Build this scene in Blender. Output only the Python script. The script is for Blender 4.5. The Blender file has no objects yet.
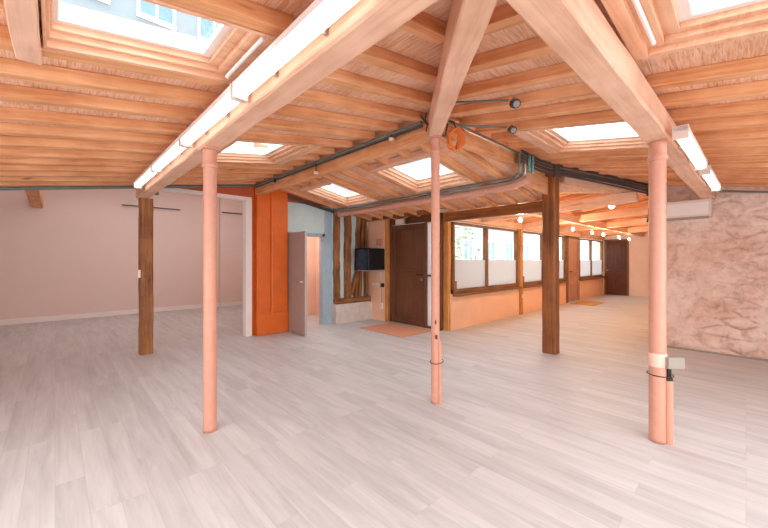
import bpy, bmesh, math, random
from mathutils import Vector, Matrix, noise
random.seed(7)
SC = bpy.context.scene
COL = SC.collection
# ------------------------------------------------------------ camera, world, light, exposure
cam = bpy.data.cameras.new('camera'); cam_o = bpy.data.objects.new('camera', cam); COL.objects.link(cam_o)
cam.sensor_width = 36; cam.lens = 345/768*36; cam.shift_y = -4/768; cam.clip_start = .02
cam_o.location = (0, 0, 1.45); cam_o.rotation_euler = (math.pi/2, 0, -math.asin(.69))
SC.camera = cam_o
SC.view_settings.view_transform = 'Standard'; SC.view_settings.look = 'None'
SC.view_settings.gamma = 1; SC.view_settings.use_curve_mapping = False
SC.view_settings.exposure = 0.45
SC.cycles.max_bounces = 10; SC.cycles.diffuse_bounces = 6; SC.cycles.sample_clamp_indirect = 6
SC.cycles.use_denoising = True
w = bpy.data.worlds.new('world'); SC.world = w; w.use_nodes = True
bg = w.node_tree.nodes['Background']; bg.inputs[0].default_value = (.80, .91, 1, 1); bg.inputs[1].default_value = 3.8

def area(name, loc, rot, sx, sy, power, col=(1, 1, 1), portal=False):
    l = bpy.data.lights.new(name, 'AREA'); l.shape = 'RECTANGLE'; l.size = sx; l.size_y = sy
    l.energy = power; l.color = col
    if portal: l.cycles.is_portal = True
    o = bpy.data.objects.new(name, l); COL.objects.link(o); o.location = loc; o.rotation_euler = rot
    return o
R = math.radians
# fill lamps added at the unseen openings in the two outer walls behind the viewpoint
area('unseen_fill_west', (-2.85, 1.5, 1.25), (R(90), 0, R(-90)), 4.8, 1.2, 9, (.95, .97, 1))
area('unseen_fill_south', (2.2, -2.85, 1.25), (R(90), 0, 0), 5.8, 1.2, 9, (.95, .97, 1))
# extra fill added behind the viewpoint without roof openings, shining straight down on the floor
area('rear_fill_down', (-1.2, 1.2, 2.12), (0, 0, 0), 1.6, 3.2, 42, (.94, .97, 1))
area('rear_fill_down', (2.0, -1.4, 2.12), (0, 0, 0), 3.6, 1.4, 46, (.94, .97, 1))
sun_d = bpy.data.lights.new('overcast_sun', 'SUN'); sun_d.energy = 5.5; sun_d.angle = R(75); sun_d.color = (.93, .97, 1)
sun_o = bpy.data.objects.new('overcast_sun', sun_d); COL.objects.link(sun_o); sun_o.rotation_euler = (R(8), R(-10), 0)
area('back_room_light', (1.4, 8.9, 3.6), (0, 0, 0), 5, 2.5, 36, (1, .93, .88))
area('side_room_light', (4.1, 7.3, 2.5), (0, 0, 0), 1, .8, 12, (1, .9, .84))

# ------------------------------------------------------------ helpers
def link(o, parent=None):
    COL.objects.link(o)
    if parent: o.parent = parent
    return o
def tag(o, label=None, cat=None, group=None, kind=None):
    if label: o['label'] = label
    if cat: o['category'] = cat
    if group: o['group'] = group
    if kind: o['kind'] = kind
    return o
def empty(name, loc=(0, 0, 0), rz=0, label=None, cat=None, group=None, kind=None):
    o = bpy.data.objects.new(name, None); o.location = loc; o.rotation_euler = (0, 0, rz); o.empty_display_size = .1
    link(o); return tag(o, label, cat, group, kind)

class MB:
    def __init__(s): s.v = []; s.f = []; s.sm = []
    def add(s, vs, fs, smooth=False):
        n = len(s.v); s.v += [tuple(v) for v in vs]; s.f += [tuple(i+n for i in f) for f in fs]; s.sm += [smooth]*len(fs)
        return s
    def box(s, x0, y0, z0, x1, y1, z1):
        x0, x1 = sorted((x0, x1)); y0, y1 = sorted((y0, y1)); z0, z1 = sorted((z0, z1))
        vs = [(x0,y0,z0),(x1,y0,z0),(x1,y1,z0),(x0,y1,z0),(x0,y0,z1),(x1,y0,z1),(x1,y1,z1),(x0,y1,z1)]
        return s.add(vs, [(0,3,2,1),(4,5,6,7),(0,1,5,4),(1,2,6,5),(2,3,7,6),(3,0,4,7)])
    def prism(s, pts, z0, z1):
        """pts: convex xy polygon ccw; z0, z1: numbers or functions of x, y"""
        a = z0 if callable(z0) else (lambda x, y: z0); b = z1 if callable(z1) else (lambda x, y: z1)
        n = len(pts)
        vs = [(x, y, a(x, y)) for x, y in pts] + [(x, y, b(x, y)) for x, y in pts]
        fs = [tuple(reversed(range(n))), tuple(range(n, 2*n))] + [(i, (i+1) % n, n+(i+1) % n, n+i) for i in range(n)]
        return s.add(vs, fs)
    def tube(s, pts, r, n=10, caps=True):
        pts = [Vector(p) for p in pts]; rings = []; up = None
        for i, p in enumerate(pts):
            a = pts[max(0, i-1)]; b = pts[min(len(pts)-1, i+1)]; t = (b-a).normalized()
            if up is None: up = Vector((0, 0, 1)) if abs(t.z) < .9 else Vector((1, 0, 0))
            x = (up - t*up.dot(t)).normalized(); up = x; y = t.cross(x)
            rr = r[i] if isinstance(r, (list, tuple)) else r
            rings.append([p + (x*math.cos(q*2*math.pi/n) + y*math.sin(q*2*math.pi/n))*rr for q in range(n)])
        vs = [v for g in rings for v in g]; fs = []
        for i in range(len(rings)-1):
            for q in range(n):
                fs.append((i*n+q, i*n+(q+1) % n, (i+1)*n+(q+1) % n, (i+1)*n+q))
        s.add(vs, fs, True)
        if caps:
            s.add(rings[0], [tuple(reversed(range(n)))]); s.add(rings[-1], [tuple(range(n))])
        return s
    def lathe(s, c, prof, n=20):
        """prof: (r, z) from bottom to top around vertical axis through c"""
        vs = []; fs = []
        for r, z in prof:
            for q in range(n):
                a = q*2*math.pi/n; vs.append((c[0]+r*math.cos(a), c[1]+r*math.sin(a), c[2]+z))
        for i in range(len(prof)-1):
            for q in range(n): fs.append((i*n+q, i*n+(q+1) % n, (i+1)*n+(q+1) % n, (i+1)*n+q))
        fs.append(tuple(reversed(range(n)))); fs.append(tuple(range(len(vs)-n, len(vs))))
        return s.add(vs, fs, True)
    def build(s, name, m, parent=None, bevel=0, loc=None):
        me = bpy.data.meshes.new(name); me.from_pydata(s.v, [], s.f); me.materials.append(m)
        me.polygons.foreach_set('use_smooth', s.sm); me.update()
        o = bpy.data.objects.new(name, me); link(o, parent)
        if loc: o.location = loc
        if bevel:
            b = o.modifiers.new('bevel', 'BEVEL'); b.width = bevel; b.segments = 2; b.limit_method = 'ANGLE'; b.angle_limit = .9
        return o
def struct(name, mb, m, bevel=0):
    return tag(mb.build(name, m, bevel=bevel), kind='structure')

# ------------------------------------------------------------ materials
def newmat(name):
    m = bpy.data.materials.new(name); m.use_nodes = True; nt = m.node_tree
    return m, nt, nt.nodes['Principled BSDF']
def ramp(nt, stops, src):
    r = nt.nodes.new('ShaderNodeValToRGB'); e = r.color_ramp.elements
    e[0].position, e[0].color = stops[0][0], (*stops[0][1], 1)
    e[1].position, e[1].color = stops[-1][0], (*stops[-1][1], 1)
    for p, c in stops[1:-1]:
        k = e.new(p); k.color = (*c, 1)
    nt.links.new(src, r.inputs[0]); return r.outputs[0]
def texco(nt, scale, rnd=True, kind='Object'):
    tc = nt.nodes.new('ShaderNodeTexCoord'); mp = nt.nodes.new('ShaderNodeMapping'); mp.inputs['Scale'].default_value = scale
    if rnd:
        oi = nt.nodes.new('ShaderNodeObjectInfo'); ml = nt.nodes.new('ShaderNodeMath'); ml.operation = 'MULTIPLY'; ml.inputs[1].default_value = 37
        nt.links.new(oi.outputs['Random'], ml.inputs[0]); nt.links.new(ml.outputs[0], mp.inputs['Location'])
    nt.links.new(tc.outputs[kind], mp.inputs[0]); return mp.outputs[0]
def nz(nt, vec, scale, detail=5, rough=.6, dist=0):
    n = nt.nodes.new('ShaderNodeTexNoise'); n.inputs['Scale'].default_value = scale; n.inputs['Detail'].default_value = detail
    n.inputs['Roughness'].default_value = rough; n.inputs['Distortion'].default_value = dist
    nt.links.new(vec, n.inputs['Vector']); return n.outputs['Fac']
def bump(nt, bs, h, st=.3, dist=.01):
    b = nt.nodes.new('ShaderNodeBump'); b.inputs['Strength'].default_value = st; b.inputs['Distance'].default_value = dist
    nt.links.new(h, b.inputs['Height']); nt.links.new(b.outputs[0], bs.inputs['Normal'])
def mixc(nt, a, b, f, mode='MIX'):
    m = nt.nodes.new('ShaderNodeMix'); m.data_type = 'RGBA'; m.blend_type = mode
    for k, v in ((6, a), (7, b), (0, f)):
        if isinstance(v, (int, float)): m.inputs[k].default_value = v
        elif isinstance(v, tuple): m.inputs[k].default_value = (*v, 1)
        else: nt.links.new(v, m.inputs[k])
    return m.outputs[2]
def wood(name, a, b, c, axis='X', rough=.65, st=.35, knots=True, sc=1):
    m, nt, bs = newmat(name)
    s = {'X': (1.2, 22, 22), 'Y': (22, 1.2, 22), 'Z': (22, 22, 1.2)}[axis]
    v = texco(nt, tuple(q*sc for q in s)); g = nz(nt, v, 1.0, 6, .65, .6)
    col = ramp(nt, [(.3, a), (.5, b), (.72, c)], g)
    v2 = texco(nt, (1.7, 1.7, 1.7)); g2 = nz(nt, v2, 1.5, 3)
    col = mixc(nt, col, ramp(nt, [(.35, tuple(x*.72 for x in a)), (.65, c)], g2), .3)
    if knots:
        v3 = texco(nt, {'X': (2, 9, 9), 'Y': (9, 2, 9), 'Z': (9, 9, 2)}[axis]); k = nz(nt, v3, 1.3, 1)
        f = ramp(nt, [(.74, (0, 0, 0)), (.79, (.7, .7, .7))], k); col = mixc(nt, col, tuple(x*.45 for x in a), f)
    nt.links.new(col, bs.inputs['Base Color']); bs.inputs['Roughness'].default_value = rough
    bump(nt, bs, g, st, .006); return m
def plain(name, c, rough=.5, metal=0, var=.06, st=.1, scale=8):
    m, nt, bs = newmat(name); v = texco(nt, (1, 1, 1)); g = nz(nt, v, scale, 5)
    col = ramp(nt, [(.3, tuple(max(0, x*(1-var)) for x in c)), (.7, tuple(min(1, x*(1+var)) for x in c))], g)
    nt.links.new(col, bs.inputs['Base Color']); bs.inputs['Roughness'].default_value = rough; bs.inputs['Metallic'].default_value = metal
    if st: bump(nt, bs, g, st, .004)
    return m
def emis(name, c, s):
    m, nt, bs = newmat(name); bs.inputs['Base Color'].default_value = (*c, 1)
    bs.inputs['Emission Color'].default_value = (*c, 1); bs.inputs['Emission Strength'].default_value = s; return m
def glass(name, tint=(1, 1, 1)):
    m, nt, bs = newmat(name); o = nt.nodes['Material Output']; nt.nodes.remove(bs)
    t = nt.nodes.new('ShaderNodeBsdfTransparent'); t.inputs[0].default_value = (*tint, 1)
    g = nt.nodes.new('ShaderNodeBsdfGlossy'); g.inputs['Roughness'].default_value = .03
    x = nt.nodes.new('ShaderNodeMixShader'); x.inputs[0].default_value = .035
    nt.links.new(t.outputs[0], x.inputs[1]); nt.links.new(g.outputs[0], x.inputs[2])
    nt.links.new(x.outputs[0], o.inputs[0]); return m
def frosted(name, c):
    m, nt, bs = newmat(name); o = nt.nodes['Material Output']; nt.nodes.remove(bs)
    t = nt.nodes.new('ShaderNodeBsdfTranslucent'); t.inputs[0].default_value = (*c, 1)
    d = nt.nodes.new('ShaderNodeBsdfDiffuse'); d.inputs[0].default_value = (*c, 1)
    x = nt.nodes.new('ShaderNodeMixShader'); x.inputs[0].default_value = .3
    nt.links.new(t.outputs[0], x.inputs[1]); nt.links.new(d.outputs[0], x.inputs[2]); nt.links.new(x.outputs[0], o.inputs[0]); return m

WA, WB, WC = (.56, .18, .05), (.80, .37, .155), (.93, .55, .31)
M_raf = wood('rafter_wood', WA, WB, WC)
M_beam = wood('limewashed_beam_wood', (.64, .33, .19), (.82, .49, .33), (.90, .60, .44), st=.3)
M_trim = wood('skylight_lining_wood', (.70, .34, .18), (.85, .49, .30), (.92, .62, .43), st=.2)
M_dark = wood('dark_timber', (.09, .020, .003), (.27, .078, .012), (.45, .16, .035), 'Z', st=.6, rough=.5)
M_darkx = wood('dark_timber_long', (.09, .020, .003), (.27, .078, .012), (.45, .16, .035), 'X', st=.6, rough=.5)
M_oldpost = wood('worn_timber', (.045, .012, .003), (.27, .088, .022), (.60, .28, .10), 'Z', st=.8)
M_oldpostx = wood('worn_timber_long', (.045, .012, .003), (.27, .088, .022), (.60, .28, .10), 'X', st=.8)
M_orpost = wood('orange_stained_post', (.34, .12, .03), (.62, .25, .06), (.78, .38, .12), 'Z', st=.4)
M_winframe = wood('brown_window_wood', (.12, .05, .018), (.23, .10, .035), (.34, .16, .06), 'X', st=.3)
M_doorw = wood('brown_door_paint', (.10, .035, .013), (.15, .052, .020), (.20, .075, .032), 'Z', st=.15, rough=.35, knots=False)
M_doorred = wood('dark_red_door_wood', (.045, .010, .003), (.10, .024, .008), (.18, .05, .018), 'Z', st=.3, rough=.4)
M_pink = plain('pink_paint', (.69, .34, .24), .42, var=.05, st=.08, scale=20)
M_pinkw = plain('pink_plaster', (.90, .62, .50), .7, var=.06, scale=3)
M_apricot = plain('apricot_plaster', (.92, .56, .36), .6, var=.05, scale=2)
M_white = plain('white_plaster', (.80, .63, .56), .8, var=.02, st=.04, scale=2)
M_wtrim = plain('white_trim', (.88, .80, .76), .5, var=.02, st=0)
M_far = plain('cream_pink_plaster', (.90, .70, .58), .75, var=.05, scale=3)
M_orange = plain('orange_paint', (.76, .15, .016), .38, var=.08, st=.12, scale=5)
M_reveal = plain('rust_red_paint', (.55, .10, .03), .6, var=.15)
M_blue = plain('pale_blue_plaster', (.66, .84, .84), .65, var=.08, st=.15, scale=4)
M_bluef = plain('blue_grey_paint', (.42, .56, .66), .5, var=.08)
M_doorg = plain('grey_brown_door_paint', (.42, .33, .29), .45, var=.05)
M_edge = plain('grey_door_edge', (.50, .46, .42), .5)
M_metal = plain('dull_steel', (.42, .40, .38), .35, 1, var=.1)
M_cond = plain('grey_green_conduit', (.16, .20, .18), .45, var=.2)
M_cond2 = plain('dark_cable_sheath', (.075, .06, .055), .5, var=.3)
M_teal = plain('verdigris_pipe', (.16, .32, .29), .5, var=.3, scale=15)
M_black = plain('black_plastic', (.012, .012, .014), .25, var=.2, st=0)
M_scr = plain('dark_blue_glass', (.03, .045, .07), .08, var=.4, st=0)
M_plast = plain('pale_plastic', (.80, .66, .58), .4, var=.02, st=0)
M_grey = plain('light_grey_plastic', (.34, .30, .26), .4, var=.04, st=0)
M_mat = plain('salmon_doormat', (.70, .33, .20), .95, var=.15, st=.6, scale=120)
M_mat2 = plain('ochre_doormat', (.62, .32, .10), .95, var=.15, st=.6, scale=120)
M_cord = plain('orange_cord', (.80, .21, .035), .4, var=.1, st=0)
M_tube = emis('fluorescent_diffuser', (1, .97, .94), 1.2)
M_bulb = emis('warm_bulb', (1, .78, .52), 60)
M_spot = emis('ceiling_spot_glow', (1, .80, .58), 22)
M_glass = glass('clear_glass', (.96, .98, .98))
M_frost = frosted('frosted_film', (.74, .71, .70))
M_fac = plain('pale_render', (.17, .185, .19), .8, var=.05)
M_fac2 = plain('white_render', (.24, .235, .23), .8, var=.05)
M_facg = plain('facade_glass', (.11, .17, .21), .15, var=.2, st=0)
M_court = plain('courtyard_paving', (.55, .52, .50), .8)
M_leaf = plain('bush_leaf', (.34, .40, .22), .6, var=.3, st=0)

def deck_mat(name, axis):
    m, nt, bs = newmat(name)
    s = (75, 5, 5) if axis == 'X' else (5, 75, 5)
    v = texco(nt, s, False); g = nz(nt, v, 1.0, 4, .6, 1.2)
    v2 = texco(nt, (2, 2, 2), False); g2 = nz(nt, v2, 1.2, 4)
    col = ramp(nt, [(.34, (.56, .24, .10)), (.5, (.84, .50, .33)), (.64, (.93, .66, .50))], g)
    col = mixc(nt, col, ramp(nt, [(.4, (.66, .32, .15)), (.6, (.93, .64, .46))], g2), .35)
    nt.links.new(col, bs.inputs['Base Color']); bs.inputs['Roughness'].default_value = .75
    bump(nt, bs, g, .6, .01); return m
M_deckL = deck_mat('reed_lath_running_across', 'X'); M_deckR = deck_mat('reed_lath_running_along', 'Y')

def floor_mat():
    m, nt, bs = newmat('pale_laminate_planks')
    tc = nt.nodes.new('ShaderNodeTexCoord'); mp = nt.nodes.new('ShaderNodeMapping'); mp.inputs['Rotation'].default_value = (0, 0, R(90))
    nt.links.new(tc.outputs['Object'], mp.inputs[0])
    br = nt.nodes.new('ShaderNodeTexBrick'); br.inputs['Scale'].default_value = 1; br.inputs['Brick Width'].default_value = 1.29
    br.inputs['Row Height'].default_value = .145; br.inputs['Mortar Size'].default_value = .0016; br.inputs['Mortar Smooth'].default_value = .3
    br.offset = .37; br.offset_frequency = 3
    br.inputs['Color1'].default_value = (0, 0, 0, 1); br.inputs['Color2'].default_value = (1, 1, 1, 1); br.inputs['Mortar'].default_value = (.5, .5, .5, 1)
    nt.links.new(mp.outputs[0], br.inputs[0])
    # per plank offset of the grain
    sep = nt.nodes.new('ShaderNodeSeparateColor'); nt.links.new(br.outputs['Color'], sep.inputs[0])
    mu = nt.nodes.new('ShaderNodeMath'); mu.operation = 'MULTIPLY'; mu.inputs[1].default_value = 23; nt.links.new(sep.outputs[0], mu.inputs[0])
    cb = nt.nodes.new('ShaderNodeCombineXYZ'); nt.links.new(mu.outputs[0], cb.inputs[0]); nt.links.new(mu.outputs[0], cb.inputs[1])
    ad = nt.nodes.new('ShaderNodeVectorMath'); nt.links.new(tc.outputs['Object'], ad.inputs[0]); nt.links.new(cb.outputs[0], ad.inputs[1])
    def scaled(s):
        q = nt.nodes.new('ShaderNodeMapping'); q.inputs['Scale'].default_value = s; nt.links.new(ad.outputs[0], q.inputs[0]); return q.outputs[0]
    g = nz(nt, scaled((26, 1.6, 1)), 1, 7, .7, .8); g2 = nz(nt, scaled((7, .9, 1)), 1, 4, .6, .6)
    col = ramp(nt, [(.28, (.44, .43, .435)), (.45, (.57, .57, .575)), (.62, (.66, .665, .675))], g)
    col = mixc(nt, col, ramp(nt, [(.35, (.49, .49, .50)), (.6, (.70, .705, .715))], g2), .5)
    col = mixc(nt, col, ramp(nt, [(0, (.90, .90, .90)), (1, (1, 1, 1))], sep.outputs[0]), 1.0, 'MULTIPLY')
    col = mixc(nt, col, (.50, .50, .50), br.outputs['Fac'])
    nt.links.new(col, bs.inputs['Base Color'])
    rr = ramp(nt, [(.3, (.42,)*3), (.7, (.58,)*3)], g); nt.links.new(rr, bs.inputs['Roughness'])
    bump(nt, bs, g, .06, .002); return m
M_floor = floor_mat()

def stone_mat():
    m, nt, bs = newmat('rubble_stone_limewash')
    v = texco(nt, (1, 1, 1), False); g = nz(nt, v, 7, 8, .7, .5); g2 = nz(nt, v, 1.6, 5)
    col = ramp(nt, [(.34, (.34, .16, .10)), (.46, (.74, .49, .38)), (.6, (.90, .70, .59))], g)
    col = mixc(nt, col, ramp(nt, [(.35, (.68, .42, .31)), (.6, (.92, .76, .67))], g2), .5)
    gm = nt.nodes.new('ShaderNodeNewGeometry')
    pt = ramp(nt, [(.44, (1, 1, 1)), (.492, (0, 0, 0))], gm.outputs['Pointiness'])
    col = mixc(nt, col, (.46, .25, .17), mixc(nt, (0, 0, 0), pt, .6))  # shade of the crevices painted into the stone colour
    nt.links.new(col, bs.inputs['Base Color']); bs.inputs['Roughness'].default_value = .8
    bump(nt, bs, g, .5, .015); return m
M_stone = stone_mat()

# ------------------------------------------------------------ roof planes (height of the rafter undersides)
SL, SR, SN, SCR = .16, .174, .18, .13
zL = lambda x, y=0: 2.60 + SL*(x-.95)
zR = lambda x, y=0: 2.60 + SR*(y-.5)
zN = lambda x, y=0: 2.90 - SN*(x-2.8)
zC = lambda x, y=0: 2.78 - SCR*(y-1.2)
RD = .078      # rafter depth
hipY = lambda x: .5 + (x-.95)*1.7/1.85
hipX = lambda y: .95 + (y-.5)*1.85/1.7

def clip(poly, a, b, c):
    """keep a*x+b*y >= c"""
    out = []; n = len(poly)
    for i in range(n):
        p, q = poly[i], poly[(i+1) % n]; dp = a*p[0]+b*p[1]-c; dq = a*q[0]+b*q[1]-c
        if dp >= 0: out.append(p)
        if dp*dq < 0:
            t = dp/(dp-dq); out.append((p[0]+(q[0]-p[0])*t, p[1]+(q[1]-p[1])*t))
    return out
def rects_minus(r, holes):
    out = [r]
    for h in holes:
        nx = []
        for (x0, y0, x1, y1) in out:
            a, b, c, d = max(x0, h[0]), max(y0, h[1]), min(x1, h[2]), min(y1, h[3])
            if a >= c or b >= d: nx.append((x0, y0, x1, y1)); continue
            if x0 < a: nx.append((x0, y0, a, y1))
            if c < x1: nx.append((c, y0, x1, y1))
            if y0 < b: nx.append((a, y0, c, b))
            if d < y1: nx.append((a, d, c, y1))
        out = nx
    return out
def deck(name, rect, holes, cuts, zf, m, dz=RD):
    mb = MB()
    for (x0, y0, x1, y1) in rects_minus(rect, holes):
        p = [(x0, y0), (x1, y0), (x1, y1), (x0, y1)]
        for c in cuts: p = clip(p, *c) if p else p
        if len(p) > 2: mb.prism(p, lambda x, y: zf(x, y)+dz, lambda x, y: zf(x, y)+dz+.05)
    return struct(name, mb, m)

# skylights: glass extents in plan
SKY = {'A': (0, 1.72, .63, 2.17), 'B': (1.42, 3.66, 2.05, 4.48), 'C': (3.62, .72, 4.42, 1.45), 'D': (1.58, -.56, 2.25, .19),
       'E': (3.58, 2.90, 4.32, 3.73), 'F': (3.58, 5.02, 4.38, 5.72)}
# margins of the stepped lining on the -x, -y, +x, +y sides
MG = {'A': (.04, .08, .20, .09), 'B': (.10, .10, .20, .10), 'C': (.10, .06, .10, .18), 'D': (.10, .1, .14, .25), 'E': (.12,)*4, 'F': (.12,)*4}
def grow(r, g):
    g = (g,)*4 if isinstance(g, (int, float)) else g
    return (r[0]-g[0], r[1]-g[1], r[2]+g[2], r[3]+g[3])
def rim(k, t=1.0, e=0): return grow(SKY[k], tuple(m*t+e for m in MG[k]))
LH = [rim('A'), rim('B')]; RH = [rim('C'), rim('D')]; NH = [rim('E'), rim('F')]
# hip: L side keeps (y-.5)*1.85 >= (x-.95)*1.7
hip_c = 1.85*.5 - 1.7*.95
deck('ceiling', (-3, -3.1, 2.82, 6.6), LH, [(-1.7, 1.85, hip_c)], zL, M_deckL)
deck('ceiling', (-3, -3.1, 7.6, 2.22), RH, [(1.7, -1.85, -hip_c), (-1.0, -2.06, -(5.4+2.06*2.22))], zR, M_deckR)
deck('ceiling', (2.8, 2.2, 5.72, 6.6), NH, [], zN, M_deckL)
deck('ceiling', (5.68, 1.0, 16.9, 4.3), [], [(1.0, 2.06, 5.4+2.06*2.2)], zC, M_deckR)
struct('ceiling', MB().box(-3.6, 6.6, 3.75, 5.2, 11.6, 3.85), M_white)
struct('ceiling', MB().box(3.25, 6.68, 2.6, 5.1, 7.95, 2.68), M_white)

# ------------------------------------------------------------ floor, ground and walls
struct('floor', MB().box(-3.6, -3.2, -.1, 5.75, 11.6, 0).box(5.75, -3.2, -.1, 17, 4.3, 0), M_floor)
struct('ground', MB().box(5.85, 4.35, -.12, 30, 22, -.04), M_court)
wx = MB().box(-3.15, -3.1, 0, -3, 0, 2.3).box(-3.15, 4, 0, -3, 6.6, 2.3).box(-3.15, -1, 0, -3, 4, .6)
wx.box(-3.15, -1, 1.9, -3, 4, 2.3); struct('wall_west', wx, M_white)
wx = MB().box(-3.1, -3.15, 0, -.8, -3, 2.3).box(5.2, -3.15, 0, 7.6, -3, 2.3).box(-.8, -3.15, 0, 5.2, -3, .6).box(-.8, -3.15, 1.9, 5.2, -3, 2.3)
struct('wall_south', wx, M_white)
struct('wall_back', MB().box(-3.6, 11.4, 0, 5.2, 11.6, 3.8).box(3.72, 11.28, 0, 5.1, 11.4, 3.75), M_white)
struct('wall_back_side', MB().box(-3.6, 6.6, 0, -3.45, 11.4, 3.8).box(5.05, 7.9, 0, 5.2, 11.4, 3.8).box(-3.6, 6.6, 0, -3.0, 6.75, 3.8), M_white)
# wall above the low roof where it meets the taller back room
g = MB()
g.add([(-3, 6.56, zL(-3)+.09), (2.78, 6.56, zL(2.78)+.05), (2.78, 6.56, 3.8), (-3, 6.56, 3.8),
       (-3, 6.66, zL(-3)+.09), (2.78, 6.66, zL(2.78)+.05), (2.78, 6.66, 3.8), (-3, 6.66, 3.8)],
      [(0,1,2,3),(7,6,5,4),(0,4,5,1),(1,5,6,2),(2,6,7,3),(3,7,4,0)])
struct('wall_back_upper', g, M_white)
# orange header wall over the wide opening: a wedge under the sloping roof
g = MB(); a, b = 1.02, 2.74; zb = 2.645
g.add([(a, 6.52, zb), (b, 6.52, zb), (b, 6.52, zL(b)+.09), (a, 6.52, zL(a)+.09), (a, 6.66, zb), (b, 6.66, zb), (b, 6.66, zL(b)+.09), (a, 6.66, zL(a)+.09)],
      [(0,1,2,3),(7,6,5,4),(0,4,5,1),(1,5,6,2),(2,6,7,3),(3,7,4,0)])
struct('wall_header', g, M_reveal)
g = MB().box(1.06, 6.50, 2.58, 2.62, 6.66, 2.643).box(2.60, 6.50, 0, 2.72, 6.66, 2.643)
struct('trim_1', g, M_wtrim, .006)
# orange wall behind pier and above blue wall
struct('wall_orange', MB().box(2.74, 6.56, 0, 3.30, 6.72, 3.1), M_orange)
struct('wall_blue', MB().box(3.30, 6.58, 0, 3.46, 6.68, 2.66).box(4.40, 6.58, 0, 4.62, 6.68, 2.66).box(3.46, 6.58, 2.03, 4.40, 6.68, 2.66), M_blue)
struct('wall_orange_upper', MB().box(3.30, 6.57, 2.66, 5.8, 6.70, 3.0), M_reveal)
struct('wall_side_room', MB().box(3.24, 6.70, 0, 3.30, 7.9, 2.60).box(5.02, 6.70, 0, 5.10, 7.9, 2.60).box(3.245, 7.9, 0, 5.10, 7.96, 2.60), M_pinkw)
# half timbered wall: backing, low plaster plinth
struct('wall_timbered', MB().box(4.60, 6.52, .4, 5.70, 6.66, 2.7), M_blue)
struct('wall_plinth', MB().box(4.58, 6.36, 0, 5.66, 6.66, .44), plain('grey_white_plaster', (.72, .64, .58), .8, var=.12, scale=9))
# entrance wall
struct('wall_entrance', MB().box(5.65, 5.86, 0, 5.80, 6.7, 2.42), M_apricot)
g = MB().box(5.72, 4.2, 2.42, 5.86, 6.7, 3.0).box(5.72, 2.24, 2.42, 5.78, 4.2, 2.95)
struct('wall_entrance_upper', g, M_trim)
# window wall
g = MB().box(5.86, 4.16, 0, 12.38, 4.34, .74).box(13.74, 4.16, 0, 16.9, 4.34, .72)
struct('wall_window_side', g, M_apricot)
struct('wall_window_head', MB().box(5.80, 4.12, 2.27, 16.9, 4.34, 2.55), M_trim)
# far wall with door, corridor wall, stone wall
struct('wall_far', MB().box(16.8, 1.0, 0, 16.95, 3.26, 3).box(16.8, 3.26, 2.3, 16.95, 4.12, 3).box(16.8, 4.12, 0, 16.95, 4.4, 3), M_far)
struct('wall_corridor', MB().box(7.66, 1.0, 0, 16.8, 1.15, 3.0), M_far)
def stone_wall():
    mb = MB(); ny, nz_ = 280, 190; y0, y1, z1 = -3.1, 1.15, 2.98; vs = []; fs = []
    def hgt(y, zz):
        w_ = Vector((y*3.0+.35*noise.noise(Vector((y*2, zz*2, 5))), zz*6.2+.5*noise.noise(Vector((y*2.2, zz*2.2, 8))), 0))
        dist, pts = noise.voronoi(w_, distance_metric='DISTANCE', exponent=2.5)
        e = max(0, min(1, (dist[1]-dist[0])*3.2)); e = e*e*(3-2*e)
        k = noise.noise(pts[0]*3.7)
        amp = .18+.82*max(0, min(1, .55 - (y-.35)*1.3 + (1.2-zz)*.2 + .6*noise.noise(Vector((y*1.1, zz*1.1, 7)))))
        return amp*(e*(.035+.03*k)) + .022*noise.fractal(Vector((y*5, zz*5, 0)), 1, 2, 5)*(amp+.25) + .02*noise.noise(Vector((y, zz, 3)))
    for i in range(ny+1):
        for j in range(nz_+1):
            y = y0+(y1-y0)*i/ny; zz = z1*j/nz_; vs.append((7.47-hgt(y, zz), y, zz))
    for i in range(ny):
        for j in range(nz_):
            a = i*(nz_+1)+j; fs.append((a, a+1, a+nz_+2, a+nz_+1))
    mb.add(vs, fs, True)
    mb.box(7.475, y0, 0, 7.66, y1, z1); mb.box(7.44, y1-.02, 0, 7.6, y1, z1)
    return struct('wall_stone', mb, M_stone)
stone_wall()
struct('baseboard_back', MB().box(-3.4, 11.36, 0, 3.72, 11.4, .12).box(3.72, 11.24, 0, 5.0, 11.28, .12), M_wtrim, .004)
struct('baseboard_stone', MB().box(7.36, -3, 0, 7.42, 1.15, .02), M_grey)
# infill boards closing the steps between roof planes
g = MB()
g.add([(5.4, 2.22, 2.5), (7.50, 1.20, 2.62), (7.50, 1.20, 2.86), (5.4, 2.22, 3.0), (5.44, 2.28, 2.5), (7.54, 1.26, 2.62), (7.54, 1.26, 2.86), (5.44, 2.28, 3.0)],
      [(0,1,2,3),(7,6,5,4),(0,4,5,1),(1,5,6,2),(2,6,7,3),(3,7,4,0)])
g.add([(2.84, 2.26, zN(2.84)+.07), (5.72, 2.26, zN(5.72)+.07), (5.72, 2.26, 3.02), (2.84, 2.26, 3.02),
       (2.84, 2.30, zN(2.84)+.07), (5.72, 2.30, zN(5.72)+.07), (5.72, 2.30, 3.02), (2.84, 2.30, 3.02)],
      [(0,1,2,3),(7,6,5,4),(0,4,5,1),(1,5,6,2),(2,6,7,3),(3,7,4,0)])
struct('trim_2', g, M_trim)

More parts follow.
